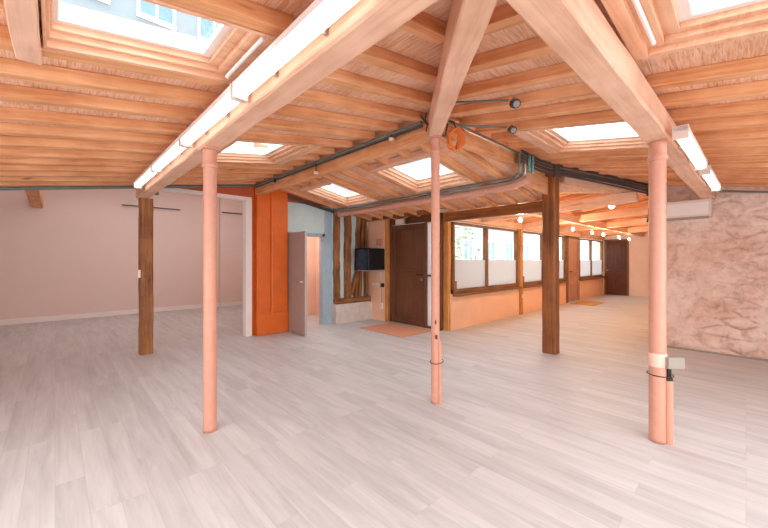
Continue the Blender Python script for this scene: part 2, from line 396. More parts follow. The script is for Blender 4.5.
# ------------------------------------------------------------ windows in the side wall of the gallery
def window(n, x0, x1, splits, zb=.75, zt=2.24, notch=True):
    r = empty('window_%d' % n, (x0, 4.2, zb), 0, kind='structure')
    W, H = x1-x0, zt-zb
    f = MB().box(0, -.05, 0, W, .07, .09).box(0, -.04, H-.05, W, .06, H).box(0, -.04, 0, .06, .06, H).box(W-.06, -.04, 0, W, .06, H)
    for s in splits: f.box(s-x0-.035, -.045, 0, s-x0+.035, .06, H)
    if notch:
        for s in [x0+.05]+[q-.035 for q in splits]: f.box(s-x0-.05, -.055, .05, s-x0+.06, -.03, .26)
    f.build('window_frame', M_winframe, r, .006)
    MB().box(-.03, -.14, -.05, W+.03, .0, .0).build('window_sill', M_winframe, r, .008)
    MB().box(.05, .012, .1, W-.05, .02, H-.04).build('window_pane', M_glass, r)
    MB().box(.05, .0, .09, W-.05, .006, .70).build('frosted_film', M_frost, r)
    return r
window(1, 5.94, 8.88, [7.30]); window(2, 9.10, 12.34, [10.52]); window(3, 13.78, 16.76, [15.2], notch=False)

# ------------------------------------------------------------ doors
def brown_door():
    r = empty('door_1', (5.76, 4.30, 0), 0, kind='structure')      # local y runs along the wall
    f = MB().box(-.05, 0, 0, .06, .06, 2.42).box(-.05, .395, 0, .06, .455, 2.28).box(-.05, 1.44, 0, .06, 1.50, 2.42)
    f.box(-.052, .002, 2.26, .062, 1.498, 2.418).box(-.04, .06, .0, .05, .395, .05).box(-.04, .06, 1.10, .05, .395, 1.14)
    f.build('door_frame', M_doorw, r, .006)
    MB().box(0, .06, .05, .01, .395, 2.26).build('frosted_side_pane', M_frost, r)
    l = MB().box(-.015, .46, .0, .03, 1.435, 2.25)
    for a, b in ((.02, .14), (1.14, 1.22), (2.12, 2.25)): l.box(-.04, .46, a, -.01, 1.435, b)
    for a, b in ((.462, .56), (1.33, 1.433)): l.box(-.044, a, .02, -.01, b, 2.25)
    lf = l.build('door_leaf', M_doorw, r, .005)
    MB().tube([(-.045, .51, 1.13), (-.10, .51, 1.13), (-.10, .63, 1.13)], .012).build('door_handle', M_black, lf)
    MB().tube([(-.045, .51, 1.03), (-.065, .51, 1.03)], .028, 14).build('door_lock', M_metal, lf)
    k = MB().tube([(-.06, .12, 1.21), (-.06, .22, 1.21)], .012); k.box(-.08, .06, 1.18, -.045, .13, 1.26).build('door_latch', M_black, r)
brown_door()
def open_door():
    r = empty('door_2', (3.48, 6.58, 0), 0, kind='structure')
    f = MB().box(-.04, -.03, 0, .03, .11, 2.04).box(.86, -.03, 0, .93, .11, 2.04).box(-.04, -.03, 1.97, .93, .11, 2.04)
    f.build('door_frame', M_bluef, r, .005)
    g = MB().box(.93, -.02, 0, 1.12, .0, 2.6); g.build('door_side_board', M_bluef, r)
    lf = MB().box(-.045, -.80, .01, -.005, -.03, 2.0).build('door_leaf', M_doorg, r, .004)
    MB().box(-.047, -.805, .01, -.003, -.795, 2.0).build('door_edge', M_edge, lf)
    MB().tube([(-.045, -.72, 1.03), (-.075, -.72, 1.03)], .014).lathe((-.085, -.72, 1.015), [(.01, 0), (.024, .008), (.024, .022), (.01, .03)], 12).build('door_knob', M_wtrim, lf)
    MB().tube([(-.02, -.03, 1.7), (-.02, -.03, 1.8)], .01).tube([(-.02, -.03, .25), (-.02, -.03, .35)], .01).build('door_hinge', M_metal, lf)
open_door()
def glazed_door():
    r = empty('door_3', (12.40, 4.2, 0), 0, kind='structure')
    f = MB().box(0, -.04, 0, .22, .06, 2.26).box(1.28, -.04, 0, 1.36, .06, 2.26).box(0, -.04, 2.2, 1.36, .06, 2.26)
    f.build('door_frame', M_winframe, r, .006)
    l = MB().box(.24, -.02, .02, 1.26, .03, 2.19)
    for a, b in ((.242, .34), (1.16, 1.258)): l.box(a, -.049, .02, b, -.01, 2.19)
    for a, b in ((.02, .16), (.98, 1.06), (2.09, 2.19)): l.box(.24, -.045, a, 1.26, -.01, b)
    lf = l.build('door_leaf', plain('rosy_brown_door_paint', (.50, .26, .17), .4, st=0), r, .005)
    MB().tube([(.32, -.05, 1.05), (.32, -.10, 1.05), (.44, -.10, 1.05)], .012).build('door_handle', M_black, lf)
glazed_door()
def red_door():
    r = empty('door_4', (16.8, 3.26, 0), 0, kind='structure')
    MB().box(-.04, 0, 0, .1, .06, 2.3).box(-.04, .80, 0, .1, .86, 2.3).box(-.04, 0, 2.24, .1, .86, 2.3).build('door_frame', M_winframe, r, .005)
    l = MB().box(0, .06, .0, .05, .80, 2.24)
    for a, b in ((.02, .16), (1.05, 1.16), (2.12, 2.24)): l.box(-.02, .06, a, .02, .80, b)
    for a, b in ((.062, .16), (.70, .798)): l.box(-.024, a, .02, .02, b, 2.24)
    lf = l.build('door_leaf', M_doorred, r, .005)
    MB().lathe((-.05, .74, 1.0), [(.01, 0), (.03, .01), (.03, .04), (.01, .05)], 12).tube([(-.02, .74, 1.02), (-.05, .74, 1.02)], .01).build('door_knob', M_metal, lf)
red_door()

# ------------------------------------------------------------ timbers
ORD = ['first', 'second', 'third', 'fourth', 'fifth', 'sixth', 'seventh', 'eighth', 'ninth', 'tenth', 'eleventh', 'twelfth', 'thirteenth',
       'fourteenth', 'fifteenth', 'sixteenth', 'seventeenth', 'eighteenth', 'nineteenth', 'twentieth', 'twenty-first', 'twenty-second', 'twenty-third', 'twenty-fourth', 'twenty-fifth', 'twenty-sixth']
def timber_mesh(name, L, wd, h, m, rough=.004, seed=0, seg=None):
    """box from x=0..L, width wd about y=0, z 0..h, with chamfered, slightly uneven edges"""
    n = seg or max(2, int(L/.25)); c = min(wd, h)*.07; rings = []
    rg = random.Random(seed)
    for i in range(n+1):
        x = L*i/n; q = []
        o = (rg.uniform(-rough, rough), rg.uniform(-rough, rough))
        for (y, z) in ((-wd/2+c, 0), (wd/2-c, 0), (wd/2, c), (wd/2, h-c), (wd/2-c, h), (-wd/2+c, h), (-wd/2, h-c), (-wd/2, c)):
            q.append((x, y+o[0]+rg.uniform(-rough, rough)*.5, z+o[1]*.4+rg.uniform(-rough, rough)*.5))
        rings.append(q)
    mb = MB(); vs = [v for r_ in rings for v in r_]; fs = []
    for i in range(n):
        for q in range(8): fs.append((i*8+q, (i+1)*8+q, (i+1)*8+(q+1) % 8, i*8+(q+1) % 8))
    fs.append(tuple(range(8))); fs.append(tuple(reversed(range(n*8, n*8+8))))
    mb.add(vs, fs); me = bpy.data.meshes.new(name); me.from_pydata(mb.v, [], mb.f); me.materials.append(m); return me
def timber(name, p0, p1, wd, h, m, label=None, cat=None, group=None, rough=.004, parent=None, roll=0):
    """p0, p1: middle of the underside at both ends"""
    p0, p1 = Vector(p0), Vector(p1); d = p1-p0; L = d.length
    me = timber_mesh(name, L, wd, h, m, rough, random.randrange(9999))
    o = bpy.data.objects.new(name, me); link(o, parent)
    x = d.normalized(); ref = Vector((0, 0, 1)) if abs(x.z) < .9 else Vector((0, 1, 0))
    y = ref.cross(x).normalized(); z = x.cross(y)
    o.matrix_world = Matrix.Translation(p0) @ Matrix((x, y, z)).transposed().to_4x4() @ Matrix.Rotation(roll, 4, 'X')
    return tag(o, label, cat, group)

timber('roof_beam', (.95, .62, 2.40), (.98, 6.50, 2.40), .15, .2, M_beam, 'long pale limewashed beam carrying the run of fluorescent lights to the left dark post', 'beam')
timber('roof_beam', (1.05, .54, 2.40), (7.42, .40, 2.40), .16, .178, M_beam, 'long pale limewashed beam over the right column ending at the stone wall', 'beam')
timber('hip_beam', (1.00, .54, 2.41), (2.80, 2.19, 2.70), .135, .2, M_beam, 'pale tapering diagonal beam running from overhead to the middle column', 'beam')
timber('ridge_beam', (2.82, 2.24, 2.70), (2.84, 6.50, 2.70), .12, .19, M_raf, 'orange-pink beam from the middle column to the orange pier', 'beam')
timber('ridge_beam', (2.86, 2.16, 2.70), (5.40, 2.16, 2.74), .11, .15, M_raf, 'orange-pink beam from the middle column toward the dark centre post, behind the orange cord', 'beam')
timber('header_beam', (5.68, 2.22, 2.22), (5.70, 4.16, 2.22), .13, .17, M_darkx, 'dark brown header beam between the centre post and the window post', 'beam')
timber('plate_beam', (5.80, 2.80, 2.30), (16.78, 2.80, 2.36), .12, .17, M_beam, 'long orange plate beam down the gallery with bare bulbs hanging under it', 'beam')
for i, x in enumerate((7.0, 9.1, 11.4, 13.9)):
    timber('tie_beam', (x, 1.24, 2.42), (x, 4.1, 2.30), .14, .17, M_beam,
           ORD[i]+' orange tie beam across the gallery ceiling, counting from the dark centre post', 'beam', 'tie beams of the gallery')
timber('diagonal_beam', (5.74, 1.98, 2.66), (7.40, 1.18, 2.58), .08, .12, M_beam, 'orange diagonal beam behind the dark cable bundle, ending at the stone wall', 'beam')
timber('attic_beam', (-.30, 11.38, 2.66), (-.32, 6.72, 2.80), .2, .2, M_raf, 'short orange beam stub against the white wall of the back room', 'beam')
timber('entrance_beam', (5.58, 4.36, 2.40), (5.60, 6.45, 2.40), .1, .12, M_darkx, 'dark beam over the brown entrance door', 'beam')

def rafters(name, spec, zf, along, skies, labelf, group, wd=.086):
    k = 0
    for (c, a, b) in spec:
        segs = [(a, b)]
        for s in skies:
            lo, hi, p, q = (s[1], s[3], s[0], s[2]) if along == 'X' else (s[0], s[2], s[1], s[3])
            if lo-.03 < c < hi+.03:
                segs = [t for (u, v) in segs for t in ((u, min(v, p-.08)), (max(u, q+.08), v)) if t[1]-t[0] > .05]
        for j, (u, v) in enumerate(segs):
            P = (u, c) if along == 'X' else (c, u); Q = (v, c) if along == 'X' else (c, v)
            l = labelf(k) + ('' if len(segs) == 1 else (', short piece at skylight' if j == 0 else ', piece beyond skylight'))
            timber('rafter', (*P, zf(*P)), (*Q, zf(*Q)), wd, RD, M_raf, l, 'rafter', group)
        k += 1
YL = [.8, 1.2, 1.59, 1.95, 2.32, 2.68, 3.06, 3.49, 3.87, 4.25, 4.64, 5.0, 5.35, 5.70, 6.05, 6.40]
revL = list(reversed(YL))

rafters('rafter', [(y, -2.95, min(.86, hipX(y)-.1)) for y in revL], zL, 'X', [rim('A')],
        lambda k: 'orange rafter left of the fluorescent beam, '+ORD[k]+' from the white back room', 'rafters left of the fluorescent beam')
rafters('rafter', [(y, 1.04, min(2.74, hipX(y)-.1)) for y in revL if y > 1.1], zL, 'X', [rim('B')],
        lambda k: 'rafter between fluorescent and ridge beams, '+ORD[k]+' from the orange pier', 'rafters between the left and middle beams')
XR = [1.32, 1.68, 2.05, 2.43, 2.80, 3.14, 3.46, 3.80, 4.18, 4.58, 4.92, 5.26, 5.53, 5.80, 6.15, 6.50, 6.85, 7.20]
def endR(x): return min(2.10, hipY(x)-.1) if x < 5.4 else 2.2-(x-5.4)/2.06-.12
rafters('rafter', [(x, .55, endR(x)) for x in reversed(XR) if endR(x) > .75], zR, 'Y', [rim('C')],
        lambda k: 'rafter between the diagonal beam and right column beam, '+ORD[k]+' from the stone wall', 'rafters between the diagonal beam and right beam')
XR2 = [1.10, 1.42, 1.75, 2.05, 2.41, 2.87, 3.25, 3.63, 3.98, 4.35, 4.72, 5.09, 5.45, 5.80, 6.15, 6.50, 6.85, 7.20]
rafters('rafter', [(x, -2.9, .46) for x in reversed(XR2)], zR, 'Y', [rim('D')],
        lambda k: 'rafter right of the right column beam, '+ORD[k]+' from the stone wall', 'rafters right of the right beam')
YN = [2.38, 2.72, 3.08, 3.50, 3.91, 4.38, 4.84, 5.22, 5.56, 5.90, 6.30]
rafters('rafter', [(y, 2.92, 5.66) for y in YN], zN, 'X', [rim('E'), rim('F')],
        lambda k: 'rafter of the descending skylit roof, '+ORD[k]+' from the dark centre post', 'rafters of the roof above the entrance')
for x in [5.95+.44*i for i in range(25)]:
    if x > 16.75: break
    k = round((x-5.95)/.44); y0 = 1.2 if x > 7.5 else 2.36-(x-5.4)/2.06
    timber('rafter', (x, y0, zC(x, y0)), (x, 4.1, zC(x, 4.1)), .06, .075, M_raf, 'gallery ceiling rafter, '+ORD[k]+' from the dark centre post', 'rafter', 'rafters of the gallery')
# trimmers beside the skylights
def trimmer(a, b, zf, label):
    timber('trimmer', (*a, zf(*a)-.012), (*b, zf(*b)-.012), .075, RD+.01, M_beam, label, 'trimmer', 'skylight trimmers')
timber('trimmer', (-.092, -.3, zL(-.16)-.03), (-.092, 2.36, zL(-.16)-.03), .09, .11, M_beam, 'thick pale trimmer beside the large skylight over the white tubes', 'trimmer', 'skylight trimmers')
def side(k, which, zf, label):
    x0, y0, x1, y1 = rim(k); e = .042
    if which == '-x': trimmer((x0-e, y0-.03), (x0-e, y1+.03), zf, label)
    if which == '+x': trimmer((x1+e, y0-.03), (x1+e, y1+.03), zf, label)
    if which == '-y': trimmer((x0-.03, y0-e), (x1+.03, y0-e), zf, label)
    if which == '+y': trimmer((x0-.03, y1+e), (x1+.03, y1+e), zf, label)
side('B', '-x', zL, 'trimmer of the skylight behind the left column, on the column side')
side('B', '+x', zL, 'trimmer of the skylight behind the left column, on the ridge beam side')
side('C', '+y', zR, 'trimmer at the high edge of the skylight before the dark centre post')
side('E', '-x', zN, 'trimmer at the high edge of the skylight behind the middle column')
side('E', '+x', zN, 'trimmer at the low edge of the skylight behind the middle column')
side('F', '-x', zN, 'trimmer at the high edge of the skylight nearest the orange pier')
side('F', '+x', zN, 'trimmer at the low edge of the skylight nearest the orange pier')

# ------------------------------------------------------------ skylights
def skylight(n, key, zf, bar=None):
    x0, y0, x1, y1 = SKY[key]; cx, cy = (x0+x1)/2, (y0+y1)/2
    r = empty('window_%d' % n, (0, 0, 0), 0, kind='structure')
    def ring(mb, r_in, r_out, a, b):
        (p0, q0, p1, q1), (P0, Q0, P1, Q1) = r_in, r_out
        for rc in ((P0, Q0, P1, q0), (P0, q1, P1, Q1), (P0, q0, p0, q1), (p1, q0, P1, q1)):
            X0, Y0, X1, Y1 = rc
            mb.prism([(X0, Y0), (X1, Y0), (X1, Y1), (X0, Y1)], lambda x, y: zf(x, y)+a, lambda x, y: zf(x, y)+b)
    gz = .10 if zf is not zN else .14
    mb = MB(); ring(mb, rim(key, .72), rim(key, 1), -.004, .06); mb.build('skylight_lining', M_trim, r, .003)
    mb = MB(); ring(mb, rim(key, .42), rim(key, .74), gz*.3, gz*.3+.05); ring(mb, rim(key, .16), rim(key, .45), gz*.6, gz*.6+.06); mb.build('skylight_frame', M_trim, r, .003)
    mb = MB(); ring(mb, rim(key, 0, -.012), rim(key, .2), gz-.008, gz+.03); mb.build('skylight_sash', M_wtrim, r, .003)
    mb = MB(); ring(mb, rim(key, .15), rim(key, 1.0), gz+.03, gz+.09); mb.build('skylight_upstand', M_trim, r)
    mb = MB(); mb.prism([(x0, y0), (x1, y0), (x1, y1), (x0, y1)], lambda x, y: zf(x, y)+gz+.01, lambda x, y: zf(x, y)+gz+.018); mb.build('skylight_pane', M_glass, r)
    if bar:
        p, q = bar; MB().tube([(*p, zf(*p)-.0), (*q, zf(*q)-.0)], .011, 8).build('blind_rail', M_wtrim, r)
    return r
skylight(4, 'A', zL, ((.76, 1.68), (.76, 2.19))); skylight(5, 'B', zL); skylight(6, 'C', zR)
skylight(7, 'D', zR, ((1.6, .33), (2.24, .33))); skylight(8, 'E', zN); skylight(9, 'F', zN)
# portals guide sky light through the openings
def sky_portal(key, zf, rx, ry):
    x0, y0, x1, y1 = SKY[key]; c = ((x0+x1)/2, (y0+y1)/2); area('skylight_portal', (*c, zf(*c)+.32), (rx, ry, 0), x1-x0+.1, y1-y0+.1, 1, portal=True)
sky_portal('A', zL, 0, -math.atan(SL)); sky_portal('B', zL, 0, -math.atan(SL)); sky_portal('C', zR, math.atan(SR), 0); sky_portal('D', zR, math.atan(SR), 0)
sky_portal('E', zN, 0, math.atan(SN)); sky_portal('F', zN, 0, math.atan(SN))
area('window_portal', (11.3, 4.45, 1.5), (R(-90), 0, 0), 11, 1.7, 1, portal=True)

# ------------------------------------------------------------ columns and posts
def column(x, y, H, r0, label, kind):
    r = empty('iron_column', (x, y, 0), 0, label, 'column')
    MB().lathe((0, 0, 0), [(r0*1.04, 0), (r0*1.04, .03), (r0, .05), (r0, H-.14), (r0*1.05, H-.13)], 28).build('shaft', M_pink, r)
    c = MB().lathe((0, 0, 0), [(r0*1.02, H-.17), (r0*1.18, H-.16), (r0*1.18, H-.135), (r0*1.02, H-.125), (r0*1.02, H-.05), (r0*1.12, H-.02)], 24)
    pw = r0*(2.0 if kind == 1 else 1.3)
    c.box(-pw, -pw*.9, H-.018, pw, pw*.9, H); c.build('capital', M_pink, r, .003)
    return r
ca = column(.955, 3.15, 2.40, .053, 'slim round pink iron column under the beam with fluorescent lights', 0)
cb = column(2.80, 2.18, 2.70, .043, 'thin pink iron column in the middle, with orange cord hung at its top', 1)
cc = column(3.50, .49, 2.41, .057, 'thick pink iron column with a grey switch box low on its shaft', 2)
rgt = Vector((.724, -.69, 0)); bck = Vector((-.69, -.724, 0))
p = rgt*.042+bck*.03
q = MB().tube([(p.x, p.y, 0), (p.x, p.y, .60), (p.x*.8, p.y*.8, .64)], .019); q.build('conduit', M_pink, cb)
MB().tube([(math.cos(a)*.066+rgt.x*.014, math.sin(a)*.066+rgt.y*.014, .42+.012*math.cos(a)) for a in [i*math.pi/12 for i in range(25)]], .004, 6).build('cable_tie', M_black, cb)
MB().box(-.05, -.055, .66, -.035, -.035, .70).lathe((-.034, -.03, .80), [(.004, 0), (.01, .02), (.004, .05)], 8).build('bolt', M_doorw, cb)
p = rgt*.055+bck*.045
MB().tube([(p.x, p.y, 0), (p.x, p.y, .50)], .028, 14).build('conduit', M_pink, cc)
g = MB().box(-.055, -.035, .60, .075, .035, .69); bx = g.build('switch_box', M_grey, cc, .005); bx.location = p*1.25; bx.rotation_euler = (0, 0, -R(43.6))
MB().tube([(p.x, p.y, .49), (p.x, p.y, .60)], .016).lathe((p.x, p.y, .485), [(.026, 0), (.026, .03), (.018, .04)], 12).build('cable_gland', M_black, cc)
MB().lathe((0, 0, 0), [(.0615, .60), (.0625, .605), (.0625, .70), (.0615, .705)], 24).build('clamp_band', M_pinkw, cc)
MB().tube([(math.cos(a)*.085+rgt.x*.02, math.sin(a)*.085+rgt.y*.02, .535) for a in [i*math.pi/12 for i in range(25)]], .004, 6).build('cable_tie', M_black, cc)
def post(x, y, z1, s, m, label, z0=0, rz=0):
    o = timber('timber_post', (x-s/2, y, z0), (x-s/2, y, z1), s, s, m, label, 'post', rough=.006)
    return o
def vpost(x, y, z0, z1, sx, sy, m, label, name='timber_post', cat='post', parent=None):
    mb = MB(); n = 14; vs = []; fs = []; rg = random.Random(int(x*100+y*10)); rf = .011 if name == 'wall_stud' else .004; c = min(sx, sy)*.1
    for i in range(n+1):
        z = z0+(z1-z0)*i/n; ox, oy = rg.uniform(-rf, rf), rg.uniform(-rf, rf)
        for (a, b) in ((-sx/2+c, -sy/2), (sx/2-c, -sy/2), (sx/2, -sy/2+c), (sx/2, sy/2-c), (sx/2-c, sy/2), (-sx/2+c, sy/2), (-sx/2, sy/2-c), (-sx/2, -sy/2+c)):
            vs.append((a+ox, b+oy, z-z0))
    for i in range(n):
        for q in range(8): fs.append((i*8+q, i*8+(q+1) % 8, (i+1)*8+(q+1) % 8, (i+1)*8+q))
    fs.append(tuple(reversed(range(8)))); fs.append(tuple(range(n*8, n*8+8)))
    mb.add(vs, fs); o = mb.build(name, m, parent); o.location = (x, y, z0)
    return tag(o, label, cat)
vpost(1.02, 6.42, 0, 2.40, .17, .17, M_oldpost, 'rough dark brown post under the far end of the fluorescent beam')
vpost(5.62, 2.11, 0, 2.80, .20, .20, M_dark, 'thick dark brown square post standing in the centre right')
vpost(5.84, 4.26, 0, 2.40, .10, .16, M_orpost, 'orange-stained post between the entrance door and first window')
vpost(8.99, 4.17, 0, 2.27, .13, .13, M_orpost, 'slim orange-brown post between the first and second windows')
vpost(5.68, 5.84, 0, 2.40, .09, .09, M_orpost, 'narrow brown post at the hinge side of the entrance door')
# orange pier
r = empty('orange_pier', (3.12, 6.45, 0), 0, 'glossy orange painted pier with a wide plinth beside the open door', 'pier')
MB().box(-.33, -.02, .40, -.06, .1, 2.88).build('flat_pilaster', M_orange, r, .01)
MB().box(-.06, -.055, .40, .30, .1, 2.90).build('shaft', M_orange, r, .03)
MB().box(-.34, -.06, 0, .315, .1, .42).build('plinth', M_orange, r, .02)
# half-timbering
for (x, sx, lab) in ((4.66, .13, 'rough timber stud at the blue wall end of the half-timbered wall'), (4.98, .15, 'second rough timber stud of the half-timbered wall, with blue plaster beside it')):
    vpost(x, 6.46, .56, 2.66, sx, .12, M_oldpost, lab, 'wall_stud', 'stud')
timber('sill_timber', (4.6, 6.44, .45), (5.62, 6.44, .45), .14, .11, M_oldpostx, 'rough horizontal sill timber under the studs of the half-timbered wall', 'timber')
for (xa, xb, wd, lab) in ((5.22, 5.32, .13, 'leaning rough split plank, nearest the second stud of the timbered wall'), (5.34, 5.44, .11, 'middle leaning rough plank in the half-timbered wall'), (5.55, 5.52, .10, 'last rough plank beside the black cabinet in the half-timbered wall')):
    timber('split_plank', (xa, 6.42, .57), (xb, 6.42, 2.6), .07, wd, M_oldpostx, lab, 'timber', rough=.012)
# salvaged plank behind: short diagonal brace
timber('brace', (5.06, 6.40, .62), (5.30, 6.40, 1.35), .06, .09, M_oldpostx, 'short diagonal brace low in the half-timbered wall', 'timber', rough=.01)

# ------------------------------------------------------------ pipes, conduits, cables
def tubes(name, paths, r, m, label, cat, n=8):
    mb = MB()
    for p in paths: mb.tube(p, r, n)
    return tag(mb.build(name, m), label, cat)
def bend(pts, rad=.08, k=5):
    out = [Vector(pts[0])]
    for i in range(1, len(pts)-1):
        a, b, c = Vector(pts[i-1]), Vector(pts[i]), Vector(pts[i+1]); u = (a-b).normalized(); v = (c-b).normalized()
        p, q = b+u*rad, b+v*rad
        for j in range(k+1):
            t = j/k; out.append(p*(1-t)**2 + b*2*t*(1-t) + q*t*t)
    out.append(Vector(pts[-1])); return out
r = empty('drain_pipe', (4.66, 6.36, 2.485), 0, 'fat pink horizontal drain pipe hung below the skylit roof', 'pipe')
MB().tube(bend([(0, 0, 0), (0, -4.02, 0), (-.02, -4.34, .06)], .12), .063, 14).build('pipe', M_pink, r)
for yy in (-.02, -1.7, -3.6): MB().tube([(0, yy, 0), (0, yy-.08, 0)], .071, 14).build('collar', M_pink, r)
tubes('conduit', [bend([(4.54, 6.36, 2.525), (4.54, 2.2, 2.525), (4.46, 2.0, 2.56), (4.46, 2.0, 2.84)], .05)], .022, M_metal, 'bare steel conduit running beside the pink drain pipe', 'conduit')
tubes('conduit', [bend([(4.50, 6.36, 2.565), (4.50, 2.16, 2.565), (4.36, 2.02, 2.60), (4.36, 2.02, 2.84)], .05)], .016, M_cond, 'grey-green conduit just above the steel one by the drain pipe', 'conduit')
tubes('riser_pipe', [[(4.52, 1.97, 2.60), (4.52, 1.97, 2.83)], [(4.58, 1.95, 2.60), (4.58, 1.95, 2.82)], [(4.41, 2.04, 2.58), (4.41, 2.04, 2.84)]], .02, M_teal, 'group of verdigris green riser pipes at the end of the drain pipe', 'pipe')
tubes('conduit', [[(2.73, 2.3, 2.865), (2.745, 6.42, 2.865)]], .019, M_cond, 'grey-green conduit along the top of the beam to the orange pier', 'conduit')
tubes('conduit', [[(2.74, 2.3, 2.83), (2.755, 6.42, 2.83)]], .012, M_cond2, 'thin dark cable just below the conduit of the beam to the orange pier', 'cable')
tubes('conduit', [[(2.9, 2.07, 2.86), (5.0, 2.07, 2.865)]], .014, M_cond, 'grey-green conduit along the beam between middle column and cable bundle', 'conduit')
tubes('conduit', [[(-2.9, 6.47, zL(-2.9)-.02), (2.7, 6.47, zL(2.7)-.02)]], .024, M_cond, 'dark green conduit along the roof edge before the white back room', 'conduit')
tubes('conduit', [[(2.92, 6.5, zN(2.92)-.04), (5.0, 6.5, zN(5.0)-.04)], [(2.92, 6.46, zN(2.92)-.03), (5.0, 6.46, zN(5.0)-.03)]], .022, M_cond2, 'dark strips of the roof-edge gap sloping down above the pale blue wall', 'conduit')  # dark tubes put in for the black gap at the roof edge
tubes('conduit', [[(5.52, 6.3, 2.52), (5.52, 4.3, 2.50), (5.6, 3.9, 2.45)]], .02, M_cond, 'grey-green conduit above the entrance door', 'conduit')
tubes('conduit', [[(7.34, .28, 2.50), (7.34, -3, 1.95)]], .016, M_cond, 'thin grey conduit along the top of the stone wall', 'conduit')
# cable bundle: each cable countable
KP = [Vector(q) for q in ((4.36, 2.02, 2.86), (4.95, 2.03, 2.862), (5.42, 1.97, 2.862), (5.9, 1.73, 2.82), (6.7, 1.34, 2.745), (7.36, 1.01, 2.665))]
def along(t):
    t *= len(KP)-1; i = min(int(t), len(KP)-2); return KP[i].lerp(KP[i+1], t-i)
for i in range(7):
    pts = [along(k/20)+Vector((-.02-.014*(i % 2), -.03-.014*(i % 2), -.024*i-.010*math.sin(k/20*9+i)*(.4+.1*i))) for k in range(21)]
    o = tubes('cable', [pts], .011 if i % 3 else .014, M_cond2 if i != 2 else M_cond, ORD[i]+' cable from the top of the dark bundle between centre post and stone wall', 'cable')
    o['group'] = 'cables of the bundle'
for t, ang, lab in ((.39, -.25, 'black cable strap round the bundle above the centre post'), (.93, -.46, 'black cable strap round the bundle beside the right column')):
    q = along(t); mb = MB(); mb.box(-.06, -.028, -.19, .06, .02, .025); o = mb.build('cable_strap', M_cond2, None, .008); o.location = q+Vector((-.03, -.035, 0)); o.rotation_euler = (0, 0, ang); tag(o, lab, 'strap')
plate_ = timber('fascia_board', (4.72, 2.13, 2.50), (5.50, 2.13, 2.46), .03, .27, M_raf, 'orange end board beside the dark centre post, behind the cable bundle', 'board')
tubes('cable', [[(7.30, 1.0, 2.55), (7.22, 1.1, 2.46), (7.28, 1.13, 2.3), (7.2, 1.12, 2.2), (7.3, 1.16, 2.1)], [(7.26, 1.0, 2.55), (7.3, 1.1, 2.42), (7.2, 1.12, 2.3)]], .014, M_cond2, 'loose dark cables dangling at the end of the stone wall', 'cable')
# orange cord coil
mb = MB()
for i in range(6):
    ph = i*.5; a_, b_ = .046+.010*(i % 3), .100+.014*(i % 2); pts = []
    for k in range(25):
        t = k/24*2*math.pi; u = a_*math.cos(t)*(1+.22*math.sin(2*t+ph))+.006*(i-2.5); v = b_*math.sin(t)+.012*math.sin(3*t+ph*2); q = rgt*u + bck*(.012*(i-2.5)+.008*math.sin(3*t+ph)); pts.append((q.x, q.y, v-.0))
    mb.tube(pts, .008, 7, False)
o = mb.build('cord_coil', M_cord); o.location = (2.915, 2.02, 2.66); tag(o, 'coil of orange extension cord hanging beside the top of the middle column', 'cord')
tubes('hook', [[(2.905, 2.09, 2.86), (2.905, 2.03, 2.84), (2.91, 2.01, 2.78), (2.915, 2.0, 2.765)]], .006, M_black, 'small black hook holding the orange extension cord', 'hook')
tubes('cable', [[(2.70, 2.16, 2.86), (2.70, 2.13, 2.78), (2.73, 2.08, 2.715), (2.80, 2.07, 2.68), (2.86, 2.1, 2.715), (2.9, 2.1, 2.84)],
                [(2.68, 2.2, 2.92), (2.66, 2.2, 2.84), (2.70, 2.15, 2.76)], [(2.65, 2.25, 2.9), (2.69, 2.2, 2.8), (2.7, 2.22, 2.74)]], .008, M_cond2, 'dark cables looped under the end of the diagonal beam', 'cable')
# ------------------------------------------------------------ fluorescent fixtures
def fixture(p0, p1, wd, h, label, group, name='fluorescent_light'):
    p0, p1 = Vector(p0), Vector(p1); d = p1-p0; L = d.length
    r = empty(name, p0, math.atan2(d.y, d.x), label, 'light', group)
    MB().box(0, -wd/2, h*.55, L, wd/2, h).build('housing', M_wtrim, r, .004)
    n = 8; prof = [(-wd/2*math.cos(math.pi*i/n), -h*.55*math.sin(math.pi*i/n)+h*.55) for i in range(n+1)]
    mb = MB(); vs = [(x, y, z) for x in (.015, L-.015) for y, z in prof]; m = n+1
    fs = [(i, i+1, m+i+1, m+i) for i in range(n)]+[tuple(range(m)), tuple(reversed(range(m, 2*m)))]; mb.add(vs, fs, True)
    mb.build('diffuser', M_tube, r)
    for x in (0, L-.018):
        mb = MB().box(x, -wd/2-.004, -.004, x+.018, wd/2+.004, h+.002); mb.build('end_cap', M_plast, r, .004)
    for x in (L*.3, L*.7): MB().box(x, wd/2, h*.2, x+.02, wd/2+.018, h*.8).build('clip', M_metal, r, .002)
    return r
for i, (a, b) in enumerate(((.94, 2.13), (2.15, 3.33), (3.35, 4.52), (4.54, 5.72))):
    fixture((.815, b, 2.43), (.815, a, 2.43), .085, .09, ['long white fluorescent light overhead, nearest in the row on the left beam', 'second fluorescent light in the row, just before the left column',
            'third fluorescent light in the row, just past the left column', 'last fluorescent light of the row, ending near the left dark post'][i], 'fluorescent lights on the left beam')
fixture((3.25, .325, 2.325), (4.53, .300, 2.325), .085, .09, 'wall-side fluorescent light on the right beam, beside the thick column', 'fluorescent lights on the right beam')
fixture((4.85, .295, 2.335), (6.13, .265, 2.335), .085, .09, 'fluorescent light on the right beam nearest the stone wall', 'fluorescent lights on the right beam')

